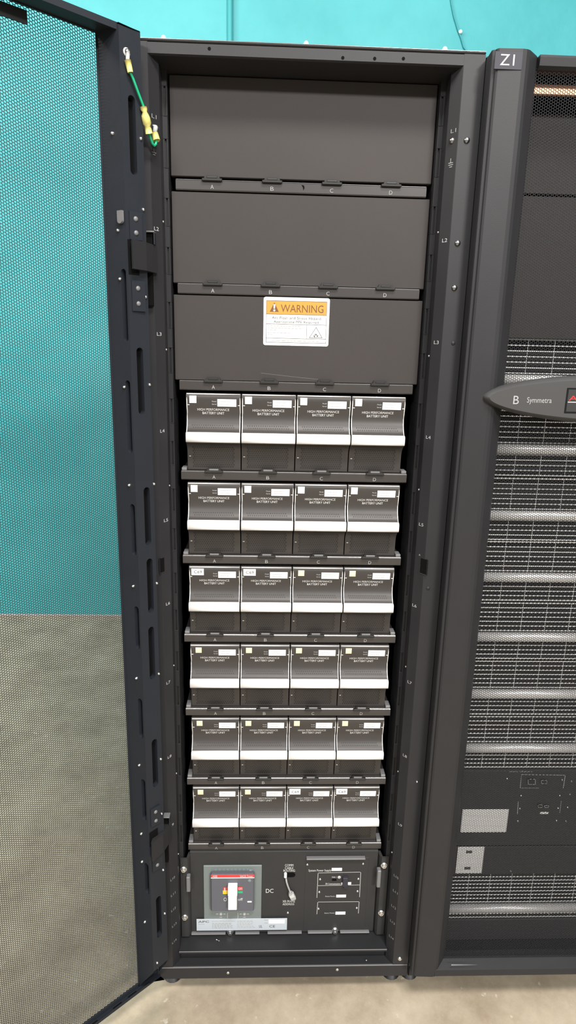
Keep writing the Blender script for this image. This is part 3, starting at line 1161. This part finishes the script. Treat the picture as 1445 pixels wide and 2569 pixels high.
# stripe
prect(mb, 529, 2194, 638, 2201.5, yb, M['red'])
prect(mb, 529, 2201.5, 638, 2203.5, yb, M['white'])
ptext(mb, 'ABB', 533, 2196, 545, 2201, yb - .0003, M['printw'])
ptext(mb, 'SACE Tmax', 602, 2195.5, 634, 2200.5, yb - .0003, M['printw'])
# position marks
prect(mb, 560, 2226, 571, 2234, yb, M['red'])
prect(mb, 559, 2234, 571, 2243, yb, M['yellow'])
ptext(mb, 'I', 562.5, 2227.5, 565, 2236, yb - .0003, M['printw'])
prect(mb, 596, 2225, 609, 2234, yb, M['red'])
prect(mb, 596, 2235.5, 609, 2241, yb, M['green'])
ptext(mb, 'on', 598, 2227, 607, 2232.5, yb - .0003, M['printw'])
ptext(mb, 'off', 597, 2253, 609, 2259.5, yb, M['printw'])
ptext(mb, 'O', 561, 2252, 569, 2261, yb, M['printw'])
q = at(626, 2210, YB)
mb.dome(q, (0, -1, 0), .0045, .0015, M['brkgrey'])
q = at(626, 2262, YB)
mb.box(q.x - .0052, q.x + .0052, YB - .0008, YB, q.z - .002, q.z + .002, M['white'], .0006)
for a in (554, 613):
    q = at(a, 2293, Y0 - .004)
    mb.dome(q, (0, -1, 0), .0042, .003, M['socket'])
    for d in (-9, 9):
        prect(mb, a + d - 3, 2292, a + d + 3, 2294, Y0 - .0044, M['print'])
    prect(mb, a - 3, 2300, a + 3, 2301.5, Y0 - .0044, M['print'])
for a in (570.5, 597):
    prect(mb, a - .6, 2290, a + .6, 2304, Y0 - .0044, M['print'])
cb = mb.build('circuit_breaker', bp, label='grey circuit breaker with red stripe')
mb = MB()
YT = Y0 - .032
x0_, x1_ = at(571.5, 2254, YT).x, at(595, 2254, YT).x
zt_, zm_, zb_ = at(583, 2227, YT).z, at(583, 2249, YT).z, at(583, 2281, YT).z
mb.box(x0_, x1_, YT, YB + .001, zm_, zt_, M['white'], .001)
mb.box(x0_ + .0008, x1_ - .0008, YT - .003, YB + .001, zb_, zm_ + .001, M['white'], .001)
mb.build('toggle', cb, label='white breaker toggle')
# name plate
mb = MB()
YN = Y0 - .0052
xa_, xc_, zb_, zt_ = prect(mb, 493, 2305, 720, 2334, YN, M['plate'], .001, .0003)
yn = YN - .0003
PXm = lambda u: xa_ + (xc_ - xa_) * (u - 70) / 1268
PZm = lambda v: zt_ - (zt_ - zb_) * (v - 975) / 175
ntext = lambda s, u0, v0, u1, v1, m: mb.text(s, PXm(u0), PXm(u1), PZm(v1), PZm(v0), yn, m)
ntext('APC', 95, 998, 245, 1028, M['ink'])
ntext('Symmetra XR Battery Enclosure', 285, 1003, 610, 1017, M['inkg'])
mb.rect(PXm(95), PXm(180), PZm(1053), PZm(1048), yn, M['inkg'])
random.seed(5)
for v in (1038, 1055, 1072, 1088, 1106):
    x = 288
    while x < 560:
        w = random.uniform(14, 40)
        mb.rect(PXm(x), PXm(x + w), PZm(v + 8), PZm(v), yn, M['inkg'])
        x += w + 12
for v in (1005, 1022, 1045, 1062, 1085, 1105):
    x = 640
    while x < 860:
        w = random.uniform(14, 40)
        mb.rect(PXm(x), PXm(x + w), PZm(v + 5), PZm(v), yn, M['inkg'])
        x += w + 12
mb.rect(PXm(1080), PXm(1305), PZm(1050), PZm(990), yn, M['white'])
ntext('CE', 1090, 1075, 1170, 1110, M['ink'])
ntext('UL', 945, 1072, 990, 1112, M['ink'])
for v in (993, 1037):
    mb.rect(PXm(1018), PXm(1068), PZm(v + 8), PZm(v), yn, M['inkg'])
mb.build('name_plate', bp, label='silver-blue name plate')
# power supply section
mb = MB()
YS = Y0 - .002
prect(mb, 764, 2152, 920, 2330, YS + .0015, M['face'], .002, .0005)
a, c, z0, z1 = prect(mb, 769, 2155, 917, 2158, YS - .008, M['greytab'], .010, .0008)
prect(mb, 779, 2148, 908, 2153.5, YS - .0, M['face'], .003, .0012)
yl = YS + .0011


def pline(mb, pts, w, Y, m):
    P_ = [at(x, y, Y) for x, y in pts]
    mb.outline([(p.x, p.z) for p in P_], w, Y, m)


pline(mb, [(795, 2252), (798, 2190), (905, 2188), (902, 2250)], .0013, yl, M['print'])
pline(mb, [(797, 2222), (904, 2220)], .0013, yl, M['print'])
pline(mb, [(795, 2293), (797, 2263), (901, 2262), (899, 2291)], .0013, yl, M['print'])
for x, y in ((771, 2169), (911, 2167), (803, 2206), (899, 2205), (801, 2238), (897, 2236), (799, 2280), (895, 2278)):
    mb.dome(at(x, y, yl), (0, -1, 0), .0033, .0022, M['zinc'])
mb.dome(at(851, 2201, yl), (0, -1, 0), .0042, .0012, M['print'])
ptext(mb, 'System Power Supply', 774, 2181, 831, 2188, yl, M['printw'])
ptext(mb, 'PAR 1', 833, 2199, 844, 2202.5, yl, M['printw'])
ptext(mb, 'PAR 2', 860, 2199, 871, 2202.5, yl, M['printw'])
ptext(mb, 'XR Communications', 816, 2215, 854, 2219.5, yl, M['printw'])
ptext(mb, 'Battery Monitor', 816, 2247, 841, 2251, yl, M['print'])
ptext(mb, 'Battery Monitor', 814, 2289, 840, 2293, yl, M['print'])
prect(mb, 833, 2205, 844, 2210, yl - .0002, M['deep'])
for x0, y0_, x1, y1_ in ((843.5, 2244.5, 868, 2251.5), (841.5, 2287, 866.5, 2294.5), (871, 2213, 881, 2219.5), (856, 2214, 859, 2219.5)):
    prect(mb, x0, y0_, x1, y1_, yl - .0003, M['white'])
sp = mb.build('power_supply_cover', bp)
mb = MB()
a, c, z0, z1 = prect(mb, 860, 2204, 873, 2226, YS - .006, M['tag'], .008, .001)
mb.box(a + .003, c + .001, YS - .004, YS + .001, z0 - .006, z0 + .001, M['tag'], .001)
mb.build('plug', sp, label='dark plug in the right socket')

# short jumper cable hanging on the panel
o = thing('jumper_cable', 'short grey jumper cable hanging from the slot beside the breaker', 'cable', at(735, 2258, Y0 - .006))
mb = MB()
cpts = [at(x, y, d) for x, y, d in ((717, 2196, Y0 + .004), (717.5, 2203, Y0 - .004), (719, 2213, Y0 - .008), (722, 2223, Y0 - .009), (726, 2233, Y0 - .009), (729, 2239, Y0 - .009))]
mb.tube(cpts, .0022, M['cable'], 8)
mb.build('cord', o)
mb = MB()
q = at(716, 2194, Y0 - .003)
mb.box(q.x - .0034, q.x + .0034, Y0 - .008, Y0 - .0008, q.z - .007, q.z + .006, M['white'], .0015)
mb.build('plug', o, label='white plug')
mb = MB()
q = at(733, 2248, Y0 - .009)
xf = Matrix.Translation((q.x, Y0 - .009, q.z)) @ Matrix.Rotation(math.radians(-24), 4, 'Y')
mb.box(-.0062, .0062, -.004, .0045, -.0095, .0085, M['clear'], .001, xf)
mb.box(-.0045, .0045, -.006, .0045, .0085, .0125, M['cable'], .001, xf)
for i in range(4):
    mb.box(-.005 + i * .003, -.0035 + i * .003, -.0052, -.004, -.009, -.001, M['cable'], .0002, xf)
mb.build('connector', o, label='pale grey connector')

# small loose screw lying on the ledge
mb = MB()
q = on_plane(546, 2360, (0, 0, .1135), (0, 0, 1))
d = Vector((.8, -.5, 0)).normalized()
mb.tube([q + Vector((0, 0, .0014)) - d * .004, q + Vector((0, 0, .0014)) + d * .004], .0012, M['zinc'], 8)
mb.tube([q + Vector((0, 0, .0018)) + d * .004, q + Vector((0, 0, .0018)) + d * .0052], .0018, M['zinc'], 8)
o = mb.build('loose_screw', None, tuple(q))
o['label'] = 'tiny loose silver screw lying on the ledge below the breaker'
o['category'] = 'screw'

# ================================================================== GREEN EARTH WIRE between door and post
fN = (D(e2[0], e2[1], 0) - D(0, 0, 0)).cross(Vector((0, 0, 1))).normalized()
if fN.dot(CAM - E3) < 0:
    fN = -fN
w0 = flange_hit(318, 131)
pscrew, nscrew = strip_hit(387, 320, -1)
wire = thing('earth_wire', 'green earth wire with yellow sleeves joining door to cabinet post', 'wire', tuple(pscrew))
mb = MB()
yw = lambda x, y, d: at(x, y, d)
A = [yw(327, 182, -.052), yw(334, 198, -.050), yw(345, 228, -.044), yw(358, 262, -.036), yw(364, 280, -.033)]
mb.tube(A, .0021, M['wire'], 8)
B = [yw(373, 330, -.024), yw(377, 344, -.019), yw(382, 359, -.015), yw(387, 366, -.012), yw(391, 362, -.010), yw(392, 353, -.008)]
mb.tube(B, .0023, M['wire'], 8)
mb.build('green_lead', wire)
mb = MB()
mb.tube([yw(320, 151, -.054), yw(327, 182, -.052)], [.0052, .0044], M['sleeve'], 12)
mb.tube([yw(320, 151, -.054), w0 + fN * .003], [.0030, .0035], M['socket'], 8)
mb.dome(w0, fN, .0068, .002, M['socket'])
mb.dome(w0 + fN * .002, fN, .0048, .004, M['screw'])
mb.build('sleeve', wire, label='yellow crimp sleeve with ring terminal on the door')
mb = MB()
c = [yw(360, 268, -.036), yw(361, 274, -.0355), yw(363, 281, -.034), yw(364, 290, -.033), yw(366, 297, -.031), yw(369, 310, -.029), yw(370, 317, -.027), yw(372, 325, -.026), yw(374, 335, -.024)]
mb.tube(c, [.0056, .0056, .0038, .0062, .0070, .0070, .0046, .0056, .0058], M['sleeve'], 12)
mb.build('connector', wire, label='pale yellow quick connector')
mb = MB()
mb.tube([yw(388, 334, -.006), yw(393, 353, -.008)], [.0056, .0060], M['sleeve'], 12)
mb.tube([pscrew + nscrew * .003, yw(388, 334, -.006)], [.0042, .0034], M['socket'], 8)
mb.build('sleeve', wire, label='yellow crimp sleeve at the cabinet post')

# ================================================================== POWER CABINET (right, door closed)
pc = thing('power_cabinet', 'tall black rack cabinet at right, closed mesh door with oval display', 'cabinet', (.6, .5, 0))
X0, X1 = .3020, .8980
mb = MB()
mb.box(X0, X0 + .003, .0, 1.068, .05, 1.997, M['black'])
mb.box(X1 - .003, X1, .0, 1.068, .05, 1.997, M['black'])
mb.box(X0, X1, .0, 1.068, 1.990, 1.997, M['black'], .001)
mb.box(X0, X1, 1.06, 1.068, .05, 1.99, M['dark'])
mb.box(X0, X1, .0, 1.06, .047, .078, M['black'], .001)
mb.box(X0 + .003, X0 + .035, .0, .06, .078, 1.99, M['black'])
mb.box(X1 - .035, X1 - .003, .0, .06, .078, 1.99, M['black'])
mb.box(X0 + .003, X1 - .003, .40, .405, .078, 1.99, M['deep'])
mb.build('body', pc)
for x in (.318, .88):
    for y in (.05, 1.0):
        mb = MB()
        mb.tube([(x, y, 0), (x, y, .010), (x, y, .0105), (x, y, .047)], [.022, .020, .008, .008], M['dark'], 16)
        mb.build('levelling_foot', pc)
mb = MB()
# mesh door: two moulded pillars and two cross rails
left = [(.3005, -.002), (.2985, -.034), (.2995, -.037), (.3035, -.0385), (.3050, -.0425), (.3080, -.0445), (.346, -.0460), (.353, -.0450), (.359, -.0420), (.3775, -.0225), (.3815, -.0170), (.3815, -.002)]
DB, DT = at(1070, 2451, -.046).z, at(1290, 121, -.046).z
mb.prism(left, 'z', DB, DT, M['black'])
mb.prism([(1.1985 - x, y) for x, y in left][::-1], 'z', DB, DT, M['black'])
mb.prism([(-.002, DT - .020), (-.022, DT - .020), (-.0285, DT - .016), (-.030, DT - .004), (-.028, DT), (-.002, DT)], 'x', .3815, .817, M['black'])
mb.prism([(-.002, DB), (-.0445, DB), (-.0460, DB + .002), (-.0450, DB + .018), (-.0230, DB + .027), (-.002, DB + .027)], 'x', .3520, .8465, M['black'])
# pale worn scuff on the lower rail
q0, q1 = at(1100, 2421, -.046), at(1200, 2420, -.046)
mb.add([(q0.x + .03, -.0463, q0.z - .0015), (q1.x, -.0463, q1.z), (q0.x + .03, -.0463, q0.z + .0015)], [(0, 1, 2)], M['printg'])
pd = mb.build('mesh_door', pc)
perf_me2 = perforated('perforated_sheet', M['perf'], .445, DT - .012 - DB - .018, .0046, .00226, -.0008)
place_sheet(pd, (.3775, -.0185, DB + .018), Vector((1, 0, 0)), Vector((0, -1, 0)), me=perf_me2, label='fine black perforated metal sheet')
mb = MB()
a, c = at(1237, 150, -.047).x, at(1311, 150, -.047).x
z1, z0 = at(1270, 129, -.047).z, at(1270, 174, -.047).z
mb.box(a + .003, c, -.0470, -.0440, z0, z1, M['tag'], .0003)
ptext(mb, 'Z1', 1255, 136, 1291, 164, -.0473, M['print'])
mb.build('name_tag', pd, label='grey tag lettered Z1')

# oval display moulding
mb = MB()
cx_, cz_, A_, B_ = .600, 1.4375, .2655, .0455


def ell(sc, y, dz=0, n=96):
    out = []
    for i in range(n):
        t = 2 * PI * i / n
        out.append((cx_ + (A_ - (1 - sc) * .30) * math.cos(t), y, cz_ + (B_ - (1 - sc) * .30) * math.sin(t) * (abs(math.sin(t)) ** .10) + dz))
    return out


rings = [ell(.955, -.012), ell(.985, -.020), ell(.998, -.034), ell(1.0, -.044), ell(.992, -.0535), ell(.972, -.0590)]
n = 96
vs = [v for r in rings for v in r]
fs = []
for i in range(len(rings) - 1):
    for k in range(n):
        fs.append((i * n + k, (i + 1) * n + k, (i + 1) * n + (k + 1) % n, i * n + (k + 1) % n))
mb.add(vs, fs, M['bezel'], True)
mb.add(rings[-1], [tuple(range(n))], M['bezel'])
yd = -.0594
ptext(mb, 'B', 1288, 993, 1302, 1014, yd, M['printm'])
ptext(mb, 'Symmetra', 1322, 997, 1384, 1015, yd, M['printm'])
dp = mb.build('display', pc, label='charcoal oval display moulding')
mb = MB()
a = at(1419, 1004, yd).x
z1, z0 = at(1430, 973, yd).z, at(1430, 1037, yd).z
mb.box(a, .730, -.0600, -.0575, z0, z1, M['sensor'], .0008)
mb.box(a + .003, .727, -.0604, -.0598, z0 + .003, z1 - .003, M['face'], .0002)
xl = at(1427, 1000, -.0608).x
zz1, zz0 = at(1436, 993, -.0608).z, at(1436, 1005.5, -.0608).z
mb.text('APC', xl, xl + .045, zz0, zz1, -.0608, M['redtxt'])
mb.rect(xl - .001, xl + .05, zz0 - .0032, zz0 - .0018, -.0608, M['printw'])
mb.build('screen', dp, label='black framed screen with red letters')

# copper bar and filler panels inside
YI = .060
mb = MB()
YC = .012
z1, z0 = at(1400, 212, YC).z, at(1400, 238, YC).z
mb.box(.338, .862, YC, YC + .008, z0, z1, M['copper'], .001)
mb.box(.338, .862, YC + .008, YC + .02, z0 + .004, z1 - .004, M['dark'], .001)
mb.build('copper_bar', pc, label='copper bar behind the mesh')
zz = [at(1400, 283, YI).z, at(1400, 491, YI).z, 1.5425]
for i in (0, 1):
    mb = MB()
    mb.box(.340, .860, YI, YI + .012, zz[i + 1] + .002, zz[i] - .002, M['panel'], .0012)
    mb.build('filler_panel', pc)

# power modules behind the mesh
SL = .0107


def make_module(up, dn):
    """origin at handle centre line, local x from 0"""
    r = thing('power_module', 'm', 'power module', (0, 0, 0), 'power modules behind the mesh door')
    W = .520
    zt, zb = up * SL + .0145, -dn * SL - .0125
    mb = MB()
    mb.box(0, .003, .0, .30, zb, zt, M['face'])
    mb.box(W - .003, W, .0, .30, zb, zt, M['face'])
    mb.box(0, W, .004, .30, zt - .0016, zt, M['face'])
    mb.box(0, W, .004, .30, zb, zb + .0016, M['face'])
    mb.box(0, W, .003, .0048, zt - .0018, zt - .0002, M['steel'])
    mb.box(0, W, .003, .0048, zb + .0002, zb + .0018, M['steel'])
    mb.box(0, W, .045, .05, zb, zt, M['hole'])
    mb.build('case', r)
    mb = MB()
    for i in range(up + 1):
        z = .0125 + i * SL
        if z < zt:
            mb.box(.003, W - .003, .004, .0056, z - .0009, z + .0009, M['steel'], .0004)
    for i in range(dn + 1):
        z = -.0125 - i * SL
        if z >= zb:
            mb.box(.003, W - .003, .004, .0056, z - .0009, z + .0009, M['steel'], .0004)
    for i in range(9):
        x = .0068 + (i + 1) * .0535
        mb.box(x - .0004, x + .0004, .0058, .0068, zb + .001, zt - .001, M['steel'], .0002)
    mb.build('grille', r)
    mb = MB()
    hp = [(.004, .0098), (-.004, .0098), (-.009, .0080), (-.0115, .0035), (-.0115, -.0035), (-.009, -.0080), (-.004, -.0098), (.004, -.0098)]
    mb.prism(hp, 'x', .0, W, M['alu'], True)
    mb.build('handle', r, label='shiny silver handle bar')
    return r


names = ['topmost power module behind the mesh, partly covered by the oval display',
         'power module behind the mesh, directly below the oval display',
         'second power module below the oval display, behind the mesh',
         'third power module below the oval display, behind the mesh',
         'fourth power module below the oval display, behind the mesh',
         'fifth power module below the oval display, behind the mesh',
         'sixth power module below the oval display, just above the connection panel']
hz = [1.4655, 1.3270, 1.1880, 1.0510, .9120, .7730, .6340]
m0 = None
for i, z in enumerate(hz):
    loc = (.340, YI + .004, z)
    if m0 is None:
        m0 = make_module(6, 4)
        m0.location = loc
        m0['label'] = names[0]
    else:
        dup(m0, loc, names[i])
m1 = make_module(8, 2)
m1.location = (.340, YI + .004, at(1390, 2282, YI - .004).z)
m1['label'] = 'lone power module near the floor behind the mesh, below the stickers'

# connection panel behind the mesh
cpn = thing('connection_panel', 'black connection panel with two white stickers behind the mesh', 'panel', (.6, YI, .31))
mb = MB()
zt_ = .575
zb_ = at(1390, 2192, YI).z
zm_ = at(1390, 2122, YI).z
mb.box(.340, .860, YI, YI + .012, zm_ + .002, zt_, M['face'], .001)
mb.box(.340, .860, YI, YI + .012, zb_, zm_ - .002, M['face'], .001)
yc = YI - .0005
ptext(mb, 'Input Output', 1277, 1934, 1336, 1938, yc, M['print'])
pline(mb, [(1305, 1978), (1308, 1943), (1418, 1945), (1413, 1977)], .0011, yc, M['print'])
pline(mb, [(1305, 1977), (1352, 1977)], .0011, yc, M['printg'])
pline(mb, [(1300, 2012), (1298, 2042)], .0011, yc, M['print'])
pline(mb, [(1408, 2010), (1404, 2040)], .0011, yc, M['printg'])
for x, y in ((1272, 1954), (1410, 1957), (1434, 1960), (1307, 1996), (1404, 1996), (1430, 1993), (1304, 2029), (1400, 2028), (1424, 2026), (1299, 2060), (1396, 2059), (1420, 2060), (1281, 2185)):
    mb.dome(at(x, y, yc), (0, -1, 0), .0026, .002, M['zinc'], 8, 3)
for x0, y0_, x1, y1_ in ((1325, 1955, 1343, 1968), (1358, 1958, 1372, 1966), (1350, 2019, 1360, 2026), (1366, 2021, 1376, 2026)):
    a, c, z0, z1 = prect(mb, x0, y0_, x1, y1_, yc - .004, M['hole'], .004, .0006)
    pline(mb, [(x0, y0_), (x1, y0_), (x1, y1_), (x0, y1_), (x0, y0_)], .0009, yc - .0043, M['print'])
prect(mb, 1355, 2037, 1376, 2042, yc, M['white'])
mb.build('faceplate', cpn)
for x0, y0_, x1, y1_ in ((1158, 2031, 1273, 2088), (1146, 2125, 1212, 2191)):
    mb = MB()
    a, c, z0, z1 = prect(mb, x0, y0_, x1, y1_, YI - .0015, M['white'], .0012, .0002)
    if y0_ > 2100:
        for zz_ in (.2, .82):
            mb.rect(a + (c - a) * .32, a + (c - a) * .55, z0 + (z1 - z0) * (zz_ - .05), z0 + (z1 - z0) * (zz_ + .05), YI - .0018, M['ink'])
    mb.build('sticker', cpn, label='white sticker')
# lower blank under the last module
mb = MB()
mb.box(.340, .860, YI + .004, YI + .016, .082, m1.location.z - 2 * SL - .0125 - .003, M['face'], .001)
mb.build('kick_panel', pc)

# ================================================================== LIGHT
w = bpy.data.worlds.new('world')
C.world = w
w.use_nodes = True
w.node_tree.nodes['Background'].inputs['Color'].default_value = (.93, .97, 1.0, 1)
w.node_tree.nodes['Background'].inputs['Strength'].default_value = .35


def lamp(name, loc, target, sx, sy, power, col=(1, 1, 1)):
    l = bpy.data.lights.new(name, 'AREA')
    l.shape = 'RECTANGLE'
    l.size, l.size_y = sx, sy
    l.energy = power
    l.color = col
    o = bpy.data.objects.new(name, l)
    COL.objects.link(o)
    o.location = loc
    d = Vector(target) - Vector(loc)
    o.rotation_euler = d.to_track_quat('-Z', 'Y').to_euler()
    return o


lamp('bay_light', (-2.2, -6.6, 4.7), (0, 0, 1.1), 1.4, .5, 215, (1, .97, .93))
lamp('bay_light', (2.4, -6.6, 4.7), (0, 0, 1.1), 1.4, .5, 420, (1, .97, .93))
lamp('bay_light', (-4.6, -1.6, 4.2), (-.3, 0, 1.2), 1.4, .5, 165, (1, .94, .87))
lamp('bay_light', (0.4, -1.9, 4.3), (0.2, -1.1, 0), 1.6, .6, 180, (1, .96, .92))
lamp('bay_light', (-1.3, 0.4, 4.4), (-1.0, 1.3, 0), 1.6, .5, 50, (1, .94, .87))

C.view_settings.view_transform = 'Standard'
C.view_settings.look = 'None'
C.view_settings.exposure = 0.0
C.view_settings.gamma = 1.0
C.view_settings.use_curve_mapping = False
C.cycles.max_bounces = 6
C.cycles.diffuse_bounces = 3
C.cycles.glossy_bounces = 3
C.cycles.use_denoising = True
for o in list(bpy.data.objects):
    if 'o' in o:
        del o['o']
